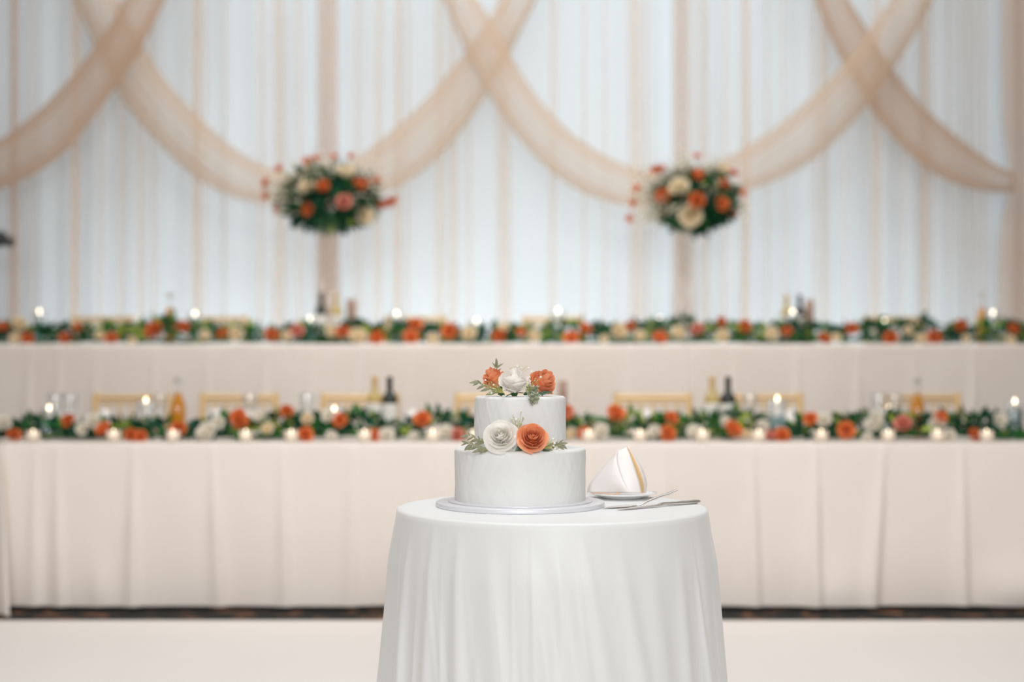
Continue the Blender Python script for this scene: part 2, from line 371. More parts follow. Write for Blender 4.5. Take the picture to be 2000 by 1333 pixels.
# ------------------------------------------------------------------ cake table
CT = Vector(((1078-1000)/F*3.4, 3.4, 0)); TZ = .75
ct = thing('cake_table', 'small round table under a white satin floor-length cloth in front', 'table', CT)
R0 = .374
NA = 720
folds = []                                              # (angle, strength, lean)
FA = [(-168, .9), (-150, 1.1), (-134, .9), (-124, 1.2), (-113, 1.0), (-105, .8), (-97, 1.3), (-90, 1.0), (-82, .9), (-70, 1.2), (-58, .9), (-44, 1.0), (-31, 1.2), (-18, .8), (-4, 1.1)]
for a in range(10, 190, 13): FA.append((a, 1.0))
for a, s_ in FA:
    folds.append((math.radians(a+random.uniform(-2, 2)), s_*random.uniform(.8, 1.2), math.radians(6*math.exp(-((a+85)/35)**2)), math.radians(random.uniform(2.2, 4.2)), random.uniform(0, .12)))
for k in range(46): folds.append((random.uniform(-PI, PI), random.uniform(.18, .42), math.radians(random.uniform(-1, 5)), math.radians(random.uniform(.7, 1.4)), random.uniform(.02, .35)))
def rad_off(a, t):
    o = .0
    for fa, s_, ln, wd, st in folds:
        tt = max(0, (t-st)/(1-st))
        d = (a-(fa+ln*tt*3)+PI) % (2*PI)-PI
        wv = wd*(.7+1.3*tt)
        if abs(d) < wv*3: o += s_*.019*tt**.75*math.exp(-(d/wv)**2)
    o += .010*t*noise.noise(Vector((math.cos(a)*5, math.sin(a)*5, t*1.2)))+.004*t*noise.noise(Vector((math.cos(a)*16, math.sin(a)*16, t*1.2+3)))
    return o
rows = []
for r in (.001, .15, .28, .36): rows.append([(r*math.cos(2*PI*i/NA), r*math.sin(2*PI*i/NA), TZ) for i in range(NA)])
for r, dz in ((R0-.003, 0), (R0+.001, -.0015), (R0+.004, -.005)): rows.append([(r*math.cos(2*PI*i/NA), r*math.sin(2*PI*i/NA), TZ+dz) for i in range(NA)])
for t in [0.015, .03, .05]+list(np.linspace(.08, 1, 34)):
    z = TZ-.005-(TZ-.012)*t; row = []
    for i in range(NA):
        a = 2*PI*i/NA; r = R0+.004+.012*min(1, t*6)+.036*t+rad_off(a, t)
        row.append((r*math.cos(a), r*math.sin(a), z))
    rows.append(row)
MB().grid(rows, wrap=True).build('tablecloth', M_satin, ct)
MB().lathe([(.001, .728), (R0-.004, .728), (R0-.004, .745), (.001, .745)], 64).build('tabletop', mat('plywood', (.5, .38, .25), .6), ct)
MB().lathe([(.001, .7), (.03, .7), (.03, .05), (.20, .03), (.20, .012), (.001, .012)], 24).build('pedestal', M_black, ct)
# ------------------------------------------------------------------ cake
CK = Vector((pxs(16, 3.42), 3.42, TZ))
ck = thing('wedding_cake', 'two-tier white buttercream wedding cake on a silver round board', 'cake', CK)
MB().lathe([(.001, .0005), (.206, .0005), (.2065, .002), (.2065, .010), (.205, .0115), (.001, .0115)], 128).build('cake_board', M_board, ck)
MB().lathe([(.001, .0115), (.176, .0115), (.177, .0125), (.177, .0145), (.176, .0155), (.001, .0155)], 128).build('inner_board', M_board, ck)
def tier(r, z0, h, seed):
    n = 320; prof = []
    for k in range(30): prof.append((r, z0+(h-.008)*k/29, 1))
    for a in (20, 45, 70, 90): prof.append((r-.008+.008*math.cos(math.radians(a)), z0+h-.008+.008*math.sin(math.radians(a)), .6))
    for rr in (.9, .75, .5, .25, .01): prof.append((r*rr, z0+h, .5))
    P = []
    for rr, z, k in prof:
        row = []
        for i in range(n):
            a = 2*PI*i/n
            q = noise.noise(Vector((a*9+z*30, z*9, seed)))*.6+noise.noise(Vector((a*22-z*60, z*14, seed+5)))*.4
            q2 = noise.noise(Vector((math.cos(a)*2, math.sin(a)*2, z*8+seed)))
            d = (q*.0013+q2*.0022)*k
            if k == 1: row.append(((rr+d)*math.cos(a), (rr+d)*math.sin(a), z))
            else: row.append(((rr+d*k)*math.cos(a), (rr+d*k)*math.sin(a), z+d*.5))
        P.append(row)
    return MB().grid(P, wrap=True)
tier(.161, .0155, .1275, 1).build('cake_tier', M_ice, ck)
tier(.1115, .1425, .1275, 8).build('cake_tier', M_ice, ck)
# ------------------------------------------------------------------ flowers
def petal(phi, R, Hh, Wd, curl, n=8, m=8, tip=.1, base=.12, drop=0, seed=0, close=0):
    P = []
    for j in range(m+1):
        v = j/m; row = []
        wp = (base+(1-base)*math.sin(min(1, v*1.25)*PI/2))*(1-.12*max(0, v-.75)/.25)
        prof = math.sin(min(1, v*1.15)*PI/2)**.75
        lip = max(0, (v-.55)/.45)**2
        for i in range(n+1):
            u = i/n*2-1
            a = phi+u*Wd*wp
            wob = .05*R*noise.noise(Vector((u*2+seed, v*2, seed*1.7)))*v
            r = R*(.12+.88*prof)+curl*lip*(1-.35*abs(u))+wob+u*.03*R*v; r *= 1-close*v**3
            z = drop+Hh*v*(1-.07*u*u*v-.14*u**6*v)-curl*.75*lip+tip*Hh*max(0, 1-abs(u)*1.6)*v**4-.3*curl*lip*u*u
            row.append((r*math.cos(a), r*math.sin(a), z))
        P.append(row)
    return P
def rose_petals(Rr, Hr, N, n=8, m=8, seed=0, openness=1.0):
    out = []; rd = random.Random(seed); full = N > 16
    rings = [(.09, 2, .93, 1.75, 0, .35), (.17, 3, 1.0, 1.25, .01, .22), (.27, 3, 1.02, 1.15, .035, .1), (.38, 4, .99, .98, .05, .05), (.50, 4, .93, 1.02, .08, 0), (.63, 5, .85, .95, .12, 0), (.77, 5, .73, .95, .17, 0), (.88, 5, .57, 1.0, .24, 0)]
    if not full: rings = [(.13, 2, .95, 1.7, 0, .3), (.30, 3, 1.0, 1.2, .04, .1), (.50, 4, .92, .95, .08, 0), (.72, 5, .74, .80, .14, 0), (.88, 4, .55, .9, .2, 0)]
    ph = rd.uniform(0, 6)
    for q_, (rr, cnt, hh, ww, cc, cl) in enumerate(rings):
        ph += 1.1+rd.uniform(-.2, .2)
        for k in range(cnt):
            h2 = 1-(1-hh)*openness
            out.append(petal(ph+2*PI*k/cnt+rd.uniform(-.12, .12), Rr*rr*rd.uniform(.93, 1.07), Hr*h2*rd.uniform(.96, 1.04), ww*rd.uniform(.93, 1.07), Rr*cc*rd.uniform(.8, 1.3),
                             n, m, (.015+.03*rr), seed=seed+q_*7+k*3.1, close=cl))
    return out
def axis_matrix(loc, axis, spin=0):
    z = Vector(axis).normalized(); q = Vector((0, 0, 1)).rotation_difference(z)
    return Matrix.Translation(loc) @ q.to_matrix().to_4x4() @ Matrix.Rotation(spin, 4, 'Z')
def cake_rose(label, ctr, axis, Rr, Hr, m, N, seed, openness=1.0, spin=0, group=None):
    """ctr is the middle of the bloom"""
    ax = Vector(axis).normalized(); base = Vector(ctr)-ax*Hr*.5
    r = thing('rose', label, 'rose', base, group=group); r.rotation_mode = 'QUATERNION'
    Mx = axis_matrix(base, ax, spin); r.matrix_world = Mx; r.rotation_quaternion = Mx.to_quaternion()
    for P in rose_petals(Rr, Hr, N, 9, 9, seed, openness):
        MB().grid(P).build('petal', m, r)
    MB().lathe([(.001, -.012), (.005, -.011), (.009, -.004), (Rr*.22, .004), (Rr*.14, .009)], 12).build('calyx', M_stemd, r)
    for k in range(5):
        a = k*2*PI/5+seed; P = []
        for j in range(5):
            t = j/4; wdt = .18*(1-t)*1.2
            P.append([((.006+Rr*.75*t)*math.cos(a+u*wdt), (.006+Rr*.75*t)*math.sin(a+u*wdt), -.002+.006*t-.01*t*t) for u in (-1, 0, 1)])
        MB().grid(P).build('sepal', M_stemd, r)
    return r
DL = 3.270
cake_rose('open cream rose facing forward on the lower cake tier', at(978, 851, DL-.005), (-.12, -.9, .42), .0385, .050, M_wpet, 26, 3, 1.1, group='roses on the cake')
cake_rose('open orange rose facing forward beside the cream rose on the lower tier', at(1040, 855, DL-.012), (.08, -.85, .50), .0345, .050, M_orange, 27, 11, .95, group='roses on the cake')
cake_rose('cream rose standing upright in the middle of the cake top', at(1004, 746, 3.345), (-.02, -.50, .86), .0350, .060, M_wpet, 28, 5, .75, group='roses on the cake')
cake_rose('orange rose leaning left behind sage leaves on the cake top', at(964, 740, 3.39), (-.45, -.40, .80), .0260, .054, M_orange, 18, 21, .9, group='roses on the cake')
cake_rose('large orange rose leaning right on the cake top', at(1060, 747, 3.37), (.50, -.50, .70), .0330, .060, M_orange, 22, 30, 1.0, group='roses on the cake')
# sprigs of sage-green leaves
def leaf_mesh(L, W, bend=.2, fold=.25, n=6):
    P = []
    for j in range(n+1):
        t = j/n; wv = W*math.sin(PI*min(1, t**.8))**.8*.5 if 0 < t < 1 else .0002
        z = -bend*L*t*t
        P.append([(L*t, -wv, z+fold*wv), (L*t, -wv*.5, z+fold*wv*.4), (L*t, 0, z), (L*t, wv*.5, z+fold*wv*.4), (L*t, wv, z+fold*wv)])
    return MB().grid(P).mesh('leaf', M_sage)
LF = [leaf_mesh(.022, .0072, .25), leaf_mesh(.018, .0055, .45), leaf_mesh(.015, .0034, -.2), leaf_mesh(.025, .0078, .05)]
def basis(d, up):
    x = Vector(d).normalized(); y = Vector(up).cross(x).normalized(); z = x.cross(y)
    return Matrix((x, y, z)).transposed()
def sprig(label, pts, leaves, m_leaf=None, r=.0011, stem=M_stem, cat='leaf sprig', name='leaf_sprig'):
    """pts: stem polyline (world); leaves: (t, (dx px, dy px, depth), mesh index)"""
    b = Vector(pts[0]); s = thing(name, label, cat, b, group='leaf sprigs on the cake')
    loc = [Vector(p)-b for p in pts]
    MB().tube(loc, [r*(1-.5*k/(len(loc)-1)) for k in range(len(loc))], 6).build('stem', stem, s)
    for t, d, mi in leaves:
        k = t*(len(loc)-1); i = min(int(k), len(loc)-2); p = loc[i].lerp(loc[i+1], k-i)
        o = put('leaf', LF[mi], s, p); dv = Vector((d[0], d[2], -d[1])).normalized()
        up = Vector((0, -1, .35)); o.rotation_euler = basis(dv, up-dv*up.dot(dv)+Vector((random.uniform(-.3, .3), 0, random.uniform(-.3, .3)))).to_euler()
        sc_ = random.uniform(.85, 1.15); o.scale = (sc_, sc_, sc_)
    return s
def P3(l): return [at(*q) for q in l]
A = lambda dx, dy, dz=-.3: (dx, dy, dz*20)
sprig('upper sage-green leaf sprig left of the cream rose on the lower tier', P3([(950, 866, 3.29), (932, 858, 3.285), (916, 851, 3.28)]),
      [(.0, A(-16, -14), 0), (.1, A(-20, 4), 3), (.35, A(-10, -22, .2), 2), (.45, A(-22, 6), 0), (.6, A(-14, -16), 1), (.75, A(-22, 8), 1), (.9, A(-16, -20, .2), 2), (1, A(-22, 2), 0), (.25, A(-24, -4, -.6), 3)])
sprig('lower sage-green leaf sprig left of the cream rose on the lower tier', P3([(958, 881, 3.272), (936, 876, 3.265), (914, 866, 3.27)]),
      [(.0, A(-22, -10), 3), (.1, A(-24, 3), 3), (.3, A(-22, -16), 0), (.35, A(-24, 8), 3), (.5, A(-22, -12), 0), (.6, A(-26, 6), 0), (.7, A(-20, -18), 1), (.8, A(-22, 14), 0), (.95, A(-24, -8), 0), (1, A(-24, 4), 1), (.9, A(-18, 16), 1), (.2, A(-20, 10), 1)])
sprig('sage-green leaf sprig right of the orange rose on the lower tier', P3([(1058, 878, 3.285), (1076, 872, 3.28), (1094, 868, 3.275)]),
      [(.0, A(22, -10), 0), (.1, A(24, 4), 3), (.3, A(22, -16), 0), (.45, A(24, 6), 1), (.55, A(20, -14), 1), (.8, A(20, 12), 3), (.9, A(18, -18), 1), (1, A(24, -5), 0), (1, A(20, 14), 0), (.65, A(24, -4), 3)])
sprig('sage-green leaf sprig pointing left from the cake top', P3([(974, 768, 3.36), (955, 757, 3.345), (935, 748, 3.34)]),
      [(.0, A(-20, -12), 0), (.1, A(-22, 6), 3), (.3, A(-18, -16), 1), (.4, A(-24, 6), 3), (.55, A(-20, -12), 1), (.7, A(-22, 8), 0), (.85, A(-18, -14), 1), (1, A(-24, -2), 0), (1, A(-22, 10), 1), (.9, A(-16, -18), 2)])
sprig('upright sage-green leaf tip behind the left orange rose on the cake top', P3([(974, 745, 3.41), (972, 728, 3.41), (970, 718, 3.41)]),
      [(1, A(0, -20), 0), (.9, A(-10, -16), 1), (.9, A(12, -14), 1), (.6, A(-16, -8), 2), (.6, A(16, -10), 2)])
# pods cluster and green leaves under the roses
pd = thing('pod_cluster', 'grey-green star-shaped pod cluster hanging over the front of the top tier', 'pods', at(1040, 770, 3.30), group='leaf sprigs on the cake')
pod = MB()
for j in range(6):
    a = j*2*PI/6; P = []
    for k in range(5):
        t = k/4; wv = .0028*math.sin(PI*min(1, .15+t*.85)); P.append([((.001+.010*t)*math.cos(a)-wv*u*math.sin(a), (.001+.010*t)*math.sin(a)+wv*u*math.cos(a), .003*math.sin(t*PI)+(.002 if u == 0 else 0)-.002*t) for u in (-1, 0, 1)])
    pod.grid(P)
podm = pod.mesh('pod', M_pods)
for dx, dy, dd in ((-8, 0, 0), (3, -7, .004), (8, 3, -.002), (-2, 6, -.006), (-1, 14, -.006), (9, -10, .01), (-6, -10, .008), (3, 3, -.012), (5, 12, -.002)):
    o = put('pod', podm, pd, (pxs(dx, 3.3), dd, -pxs(dy, 3.3))); o.rotation_euler = (PI/2+random.uniform(-.7, .7), random.uniform(-.6, .6), random.uniform(-3, 3))
def dark_leaf(label, p, d, L, W):
    b = Vector(p); P = []; n = 8; dv = Vector(d).normalized(); Bm = basis(dv, Vector((0, -1, .6)))
    for j in range(n+1):
        t = j/n; wv = W*.5*math.sin(PI*t**.8)+.0003
        P.append([Bm @ Vector((L*t, u*wv, abs(u)*wv*.35-.12*L*t*t)) for u in (-1, -.5, 0, .5, 1)])
    o = MB().grid(P).build('rose_leaf', mat('rose_leaf_green', (.045, .10, .05), .45)); o.location = b; return tag(o, label, 'leaf', 'dark rose leaves on the cake')
dark_leaf('dark rose leaf between the cream and orange roses on the lower tier', at(1024, 872, 3.275), (-20, -5, -12), .028, .016)
dark_leaf('dark rose leaf under the right side of the lower orange rose', at(1052, 876, 3.27), (20, -4, -4), .028, .012)
dark_leaf('dark rose leaf left of the upright cream rose on the cake top', at(986, 772, 3.34), (-16, -6, 5), .024, .014)
dark_leaf('dark rose leaf right of the upright cream rose on the cake top', at(1022, 772, 3.335), (22, -3, 9), .034, .012)
dark_leaf('dark rose leaf curving under the right orange rose on the cake top', at(1046, 773, 3.34), (34, 2, 10), .042, .010)
# baby's breath
blm = MB()
for k in range(5):
    a = k*2*PI/5; blm.lathe([(.0002, -.0016), (.0013, -.0008), (.0016, .0002), (.0011, .0012), (.0002, .0016)], 6, 0, (.0014*math.cos(a), .0014*math.sin(a), 0))
blm.lathe([(.0002, -.001), (.0014, 0), (.0002, .0018)], 6, 0, (0, 0, .0012))
bl_w = blm.mesh('blossom', mat('white_blossom', (.88, .88, .86), .7)); bl_g = bl_w.copy(); bl_g.materials.clear(); bl_g.materials.append(mat('lime_bud', (.62, .66, .34), .7))
def breath(label, root_px, tips, D, spread=.006):
    b = at(*root_px, D); s = thing('filler_sprig', label, 'flower sprig', b, group="white filler flowers on the cake"); st = MB()
    for px, py, w_ in tips:
        e = at(px, py, D-random.uniform(0, spread))-b; mid = e*.5+Vector((random.uniform(-.003, .003), -.002, .003))
        st.tube([(0, 0, 0), mid, e], [.0005, .0004, .0003], 5)
        o = put('blossom', bl_w if w_ == 1 else bl_g, s, e); k = (.55 if w_ == 0 else 1.0)*random.uniform(.8, 1.2); o.scale = (k, k, k); o.rotation_euler = (PI/2+random.uniform(-.5, .5), random.uniform(-.5, .5), 0)
    st.build('stem', mat('lime_stem', (.45, .45, .12), .6), s)
breath("airy lime and white filler sprig at left of the cake top", (984, 768), [(948, 743, 1), (964, 752, 1), (955, 750, 0), (960, 747, 0), (948, 758, 0), (960, 768, 1), (966, 772, 1), (972, 757, 0), (952, 764, 0), (945, 752, 0), (968, 765, 0), (983, 774, 1), (955, 769, 0), (971, 769, 0), (958, 757, 0)], 3.315)
breath("white filler sprig between the cream and right orange rose on the cake top", (1030, 770), [(1038, 727, 1), (1034, 737, 1), (1044, 744, 0), (1035, 745, 1), (1056, 737, 1), (1042, 755, 1), (1030, 755, 0), (1026, 762, 0), (1046, 740, 0), (1050, 743, 0), (1032, 750, 0), (1027, 748, 0), (1022, 757, 0)], 3.305)
breath("pale filler sprig peeking over the back of the cream rose on the cake top", (1005, 745), [(1000, 719, 0), (1005, 717, 0), (1014, 717, 0), (1020, 716, 0), (1026, 718, 0), (1029, 716, 0), (1010, 716, 1), (1032, 720, 1), (996, 720, 0), (1018, 719, 1)], 3.42)
breath("airy lime filler sprig between the two roses on the lower tier", (1010, 850), [(1002, 811, 0), (1000, 820, 0), (1004, 816, 0), (1008, 820, 1), (1012, 818, 0), (1015, 822, 0), (1018, 805, 0), (1021, 816, 0), (1002, 826, 0), (1016, 828, 0), (1010, 829, 1), (1023, 817, 0), (996, 818, 0), (1013, 824, 0), (1019, 828, 0)], 3.29)
breath("white and lime filler sprig right of the orange rose on the lower tier", (1060, 878), [(1075, 856, 0), (1080, 858, 1), (1086, 857, 0), (1078, 862, 0), (1083, 866, 1), (1081, 871, 1), (1090, 861, 0), (1074, 866, 0), (1088, 873, 0), (1093, 879, 1), (1084, 877, 1), (1070, 869, 0), (1077, 874, 0)], 3.27)
# ------------------------------------------------------------------ plate, napkin, fork, server, knife
PC = Vector((pxs(215, 3.62), 3.615, TZ))
pl = MB().lathe([(.001, .001), (.052, .001), (.055, .0035), (.078, .0105), (.0895, .0135), (.0905, .0150), (.0895, .0160), (.078, .0130), (.056, .0060), (.001, .0050)], 64).build('dessert_plate', M_china)
pl.location = PC; tag(pl, 'white dessert plate with a folded napkin behind the cake', 'plate')
nap = thing('napkin', 'white cloth napkin folded to a standing peak on the dessert plate', 'napkin', PC+Vector((0, 0, .0075)))
NB = PC+Vector((0, 0, .0075))
def curve(pts, n=14):
    pts = [Vector(p) for p in pts]; out = []
    for k in range(n+1):
        t = k/n*(len(pts)-1); i = min(int(t), len(pts)-2); f = t-i
        p0 = pts[max(i-1, 0)]; p1 = pts[i]; p2 = pts[i+1]; p3 = pts[min(i+2, len(pts)-1)]
        out.append(.5*((2*p1)+(p2-p0)*f+(2*p0-5*p1+4*p2-p3)*f*f+(3*p1-p0-3*p2+p3)*f**3))
    return out
def loft(a, b, bulge, n=8):
    a, b = curve(a), curve(b); rows = []
    for k in range(n+1):
        t = k/n; rows.append([p.lerp(q, t)+Vector(bulge)*math.sin(PI*t)*math.sin(PI*min(1, .1+i/len(a))) for i, (p, q) in enumerate(zip(a, b))])
    return rows
def nb(px, py, D): return at(px, py, D)-NB
def cloth_part(name, rows, m, th=.0012):
    o = MB().grid(rows).build(name, m, nap); md = o.modifiers.new('thick', 'SOLIDIFY'); md.thickness = th; return o
edgeL = [nb(1205, 882, 3.60), nb(1190, 899, 3.61), nb(1168, 924, 3.62), nb(1151, 947, 3.63), nb(1147, 962, 3.63)]
ridge = [nb(1207, 880, 3.598), nb(1205, 900, 3.585), nb(1212, 928, 3.565), nb(1222, 950, 3.55), nb(1233, 963, 3.545)]
slit = [nb(1224, 873, 3.60), nb(1232, 892, 3.587), nb(1241, 918, 3.575), nb(1249, 944, 3.565), nb(1253, 964, 3.565)]
slit2 = [nb(1225, 873, 3.603), nb(1237, 893, 3.600), nb(1249, 918, 3.600), nb(1257, 944, 3.600), nb(1258, 963, 3.60)]
edgeR = [nb(1226, 872, 3.605), nb(1244, 897, 3.61), nb(1256, 920, 3.615), nb(1263, 942, 3.62), nb(1262, 963, 3.62)]
cloth_part('left_panel', loft(edgeL, ridge, (0, -.012, 0)), M_napkin)
cloth_part('front_panel', loft(ridge[:1]+ridge[1:], slit, (0, -.006, 0)), M_napkin)
cloth_part('lit_fold_gap', loft(slit, slit2, (0, .008, 0)), M_foldglow)  # strip coloured as light passing through the gap between the folds
cloth_part('right_panel', loft(slit2, edgeR, (0, -.004, 0)), M_napkin)
cloth_part('back_panel', loft(edgeL, edgeR, (0, .05, 0)), M_napkin)
def sweep(name, pts, wd, th, m, parent=None, up=(0, 0, 1)):
    return MB().tube(pts, [a/2 for a in wd], 10, rad2=[a/2 for a in th], side=up).build(name, m, parent)
fk = thing('fork', 'bronze-toned dessert fork lying on the plate against the napkin', 'fork', PC+Vector((-.03, -.06, .0135)))
sweep('handle', [(-.052, -.004, .005), (-.035, -.004, .0065), (-.012, -.003, .004), (.004, -.002, .0028)], [.008, .006, .004, .009], [.002, .002, .002, .0016], M_fork, fk)
for k in range(4):
    y = -.002+(k-1.5)*.0035
    sweep('tine', [(.003, y*.8, .0028), (.016, y, .0045), (.020, y, .0075)], [.0022, .0018, .001], [.0014, .0014, .001], M_fork, fk)
def on_table(px, py, z=TZ+.003):
    D = F*(H-z)/(py-YH); return Vector(((px-1000)/F*D, D, z))
a, b = on_table(1206, 995.5), on_table(1365, 979.5, TZ+.006)
kn = thing('cake_knife', 'silver cake knife lying on the satin cloth pointing to the cake', 'knife', a)
d = b-a; q = lambda t, dz=0: d*t+Vector((0, 0, dz))
sweep('blade', [q(0), q(.03), q(.12), q(.35), q(.52, .001)], [.006, .016, .022, .021, .016], [.001, .0014, .0018, .002, .003], M_silver, kn)
sweep('bolster', [q(.50, .0015), q(.54, .003), q(.58, .003), q(.60, .002)], [.015, .009, .011, .013], [.004, .007, .007, .006], M_silver, kn)
sweep('handle', [q(.60, .002), q(.70, .001), q(.85, 0), q(.97, 0), q(1, 0)], [.012, .014, .018, .020, .012], [.008, .009, .010, .010, .007], M_silver, kn)
a = on_table(1177, 993); n1 = on_table(1236, 987.5); n2 = on_table(1252, 987, TZ+.006)
sv = thing('cake_server', 'silver cake server with raised handle beside the cake knife', 'cake server', a)
e1 = at(1262, 981, n2.y+.012); e2 = at(1285, 971, n2.y+.035); e3 = at(1305, 964.5, n2.y+.055); e4 = at(1321, 957.5, n2.y+.068)
sweep('blade', [Vector((0, 0, 0)), (n1-a)*.2, (n1-a)*.55, (n1-a)*.85, n1-a], [.004, .020, .042, .046, .034], [.001, .0014, .0016, .0016, .0016], M_silver, sv)
sweep('neck', [n1-a, n2-a, e1-a], [.020, .009, .006], [.0016, .004, .005], M_silver, sv)
sweep('handle', [e1-a, e2-a, e3-a, e4-a], [.006, .010, .014, .012], [.005, .005, .005, .004], M_silver, sv)
# ------------------------------------------------------------------ garlands
LT = np.array([(0, 0, 0), (.3, -.5, .12), (.3, 0, 0), (.3, .5, .12), (.7, -.42, .02), (.7, 0, -.08), (.7, .42, .02), (1, 0, -.2)])
LQ = [(0, 1, 2), (0, 2, 3), (1, 4, 5, 2), (2, 5, 6, 3), (4, 7, 5), (5, 7, 6)]
LMATS = [M_darkleaf, M_midleaf, M_blue, M_lime, M_sage]
def leaves(name, parent, centres, dirs, L, W, mats_idx):
    """many leaves as one mesh of stuff"""
    V = []; Fc = []; MI = []
    for c, dr, l, w_, mi in zip(centres, dirs, L, W, mats_idx):
        dr = np.array(dr)/np.linalg.norm(dr); up = rng.normal(size=3); y = np.cross(up, dr); y /= np.linalg.norm(y); z = np.cross(dr, y)
        k = len(V); pts = c+LT[:, :1]*l*dr+LT[:, 1:2]*w_*y+LT[:, 2:3]*l*z
        V += [tuple(p) for p in pts]; Fc += [tuple(i+k for i in f) for f in LQ]; MI += [int(mi)]*len(LQ)
    b = MB(); b.v = V; b.f = Fc; b.mi = MI
    o = b.build(name, LMATS, parent, smooth=False); o['kind'] = 'stuff'; return o
RM = {}
for key, m in (('o', M_orange1), ('r', M_orange2), ('p', M_pink), ('w', M_cream), ('i', M_ivory)):
    for v in range(2):
        b = MB()
        for P in rose_petals(.5, .62, 15, 4, 5, 40+v*7, .9): b.grid(P)
        RM[key, v] = b.mesh('rose', m)
def put_rose(parent, off, key, dia, k, lean=None):
    o = put('rose', RM[key, k % 2], parent); ax = Vector(lean) if lean else Vector((random.uniform(-.5, .5), -1, random.uniform(.1, .8)))
    Mx = axis_matrix(Vector((0, 0, 0)), ax, random.uniform(0, 6)); o.rotation_euler = Mx.to_euler(); s_ = dia*(1.12 if dia*F/(6.5 if dia < .075 else 8.5) > 20 else 1.55); o.scale = (s_, s_, s_)
    o.location = Vector(off)-ax.normalized()*dia*.3; return o
def garland(label, x0, x1, Y, zt, hts, flowers, n, leafL, depth=.10):
    g = thing('floral_garland', label, 'garland', ((x0+x1)/2, Y, zt)); ox = (x0+x1)/2
    MB().tube([(x-ox, .02*math.sin(x*5), .022+.006*math.sin(x*7)) for x in np.linspace(x0, x1, 80)], .012, 6).build('stem', M_stemd, g)
    xs = rng.uniform(x0, x1, n); cen = []; dirs = []; L = []; W = []; MI = []
    for x in xs:
        px = 1000+x/Y*F; h = float(interp(px, hts))/F*Y
        v = rng.uniform(0, 1)**.8; z = .012+max(.0, h-.028)*v; yy = rng.normal(0, depth*.45)*(1-.4*v)
        cen.append((x-ox, yy, z)); dirs.append((rng.normal(0, 1), rng.normal(-.3, .8), rng.uniform(-.15, 1.0)+.3*v))
        l = leafL*rng.uniform(.6, 1.25); L.append(l); W.append(l*rng.uniform(.38, .6))
        cl = noise.noise(Vector((x*4, Y, 0)))
        MI.append(rng.choice(5, p=[.50, .22, .16, .08, .04]) if cl > -.05 else rng.choice(5, p=[.20, .36, .08, .28, .08]))
    o = leaves('foliage', g, np.array(cen), dirs, L, W, MI)
    for k, v in enumerate(o.data.vertices):
        if v.co.z < .003: v.co.z = .003
        if v.co.y < -.12: v.co.y = -.12+random.uniform(0, .02)
    for k, (px, py, key, dd) in enumerate(flowers):
        D = Y-.135 if py > (830 if Y < 7 else 645) else Y-.10
        p = at(px, py, D)-Vector((ox, Y, zt)); dia = pxs(dd, D)
        p.z = max(p.z, dia*.50); put_rose(g, p, key, dia, k)
    return g
YF = 6.52
hf = [(-100, 40), (0, 38), (15, 30), (38, 48), (60, 44), (85, 50), (120, 40), (150, 30), (180, 36), (215, 40), (250, 46), (290, 40), (322, 42), (330, 14), (366, 14), (376, 36), (400, 34), (440, 46), (475, 34), (500, 44), (540, 56), (575, 52), (600, 40), (630, 52), (680, 46), (705, 62), (730, 54), (745, 46), (750, 14), (775, 14), (782, 40), (800, 36), (850, 58), (880, 42), (900, 54), (950, 44), (1010, 44), (1080, 44), (1118, 50), (1150, 40), (1185, 42), (1215, 62), (1235, 58), (1260, 40), (1280, 52), (1310, 44), (1340, 48), (1370, 54), (1395, 56), (1435, 62), (1475, 52), (1488, 40), (1498, 12), (1540, 12), (1550, 42), (1580, 44), (1640, 50), (1675, 48), (1695, 58), (1720, 50), (1760, 52), (1800, 60), (1830, 46), (1860, 60), (1880, 56), (1900, 54), (1925, 60), (1945, 44), (1956, 2), (2012, 2), (2024, 40), (2100, 50)]
ff = [(27, 850, 'r', 26), (133, 821, 'r', 26), (201, 838, 'o', 30), (256, 850, 'r', 24), (275, 853, 'o', 18), (348, 838, 'r', 28), (402, 843, 'w', 38), (426, 824, 'w', 22), (465, 813, 'o', 30), (471, 826, 'r', 20),
      (160, 838, 'w', 24), (184, 822, 'w', 28), (8, 826, 'w', 20), (560, 804, 'r', 18), (597, 850, 'o', 28), (648, 852, 'w', 22), (640, 812, 'w', 26), (663, 820, 'o', 26), (731, 850, 'o', 26), (825, 818, 'o', 31), (893, 850, 'p', 26),
      (870, 842, 'w', 28), (522, 838, 'i', 16), (755, 850, 'w', 20), (808, 852, 'w', 14), (505, 812, 'w', 24), (600, 818, 'i', 16),
      (1108, 806, 'o', 18), (1140, 846, 'o', 24), (1173, 842, 'w', 31), (1203, 807, 'o', 34), (1277, 842, 'w', 24), (1305, 850, 'o', 31), (1312, 816, 'o', 25), (1355, 842, 'w', 28), (1434, 838, 'o', 33), (1489, 830, 'w', 22), (1528, 851, 'o', 28),
      (1418, 824, 'w', 22), (1583, 818, 'o', 25), (1609, 820, 'w', 27), (1653, 840, 'o', 31), (1764, 827, 'p', 33), (1712, 816, 'w', 28), (1703, 830, 'w', 20), (1830, 827, 'w', 30), (1838, 814, 'o', 24), (1904, 850, 'r', 26),
      (1955, 820, 'w', 27), (1855, 852, 'w', 24), (1694, 856, 'w', 14), (1458, 849, 'i', 14), (1505, 852, 'p', 16), (950, 840, 'w', 26), (985, 850, 'o', 26), (1060, 845, 'o', 26), (1115, 848, 'i', 14)]
garland('low green garland with orange and white roses along the front table', fx(-60), fx(2060), YF, .75, hf, ff, 2500, .056)
YR = 8.45
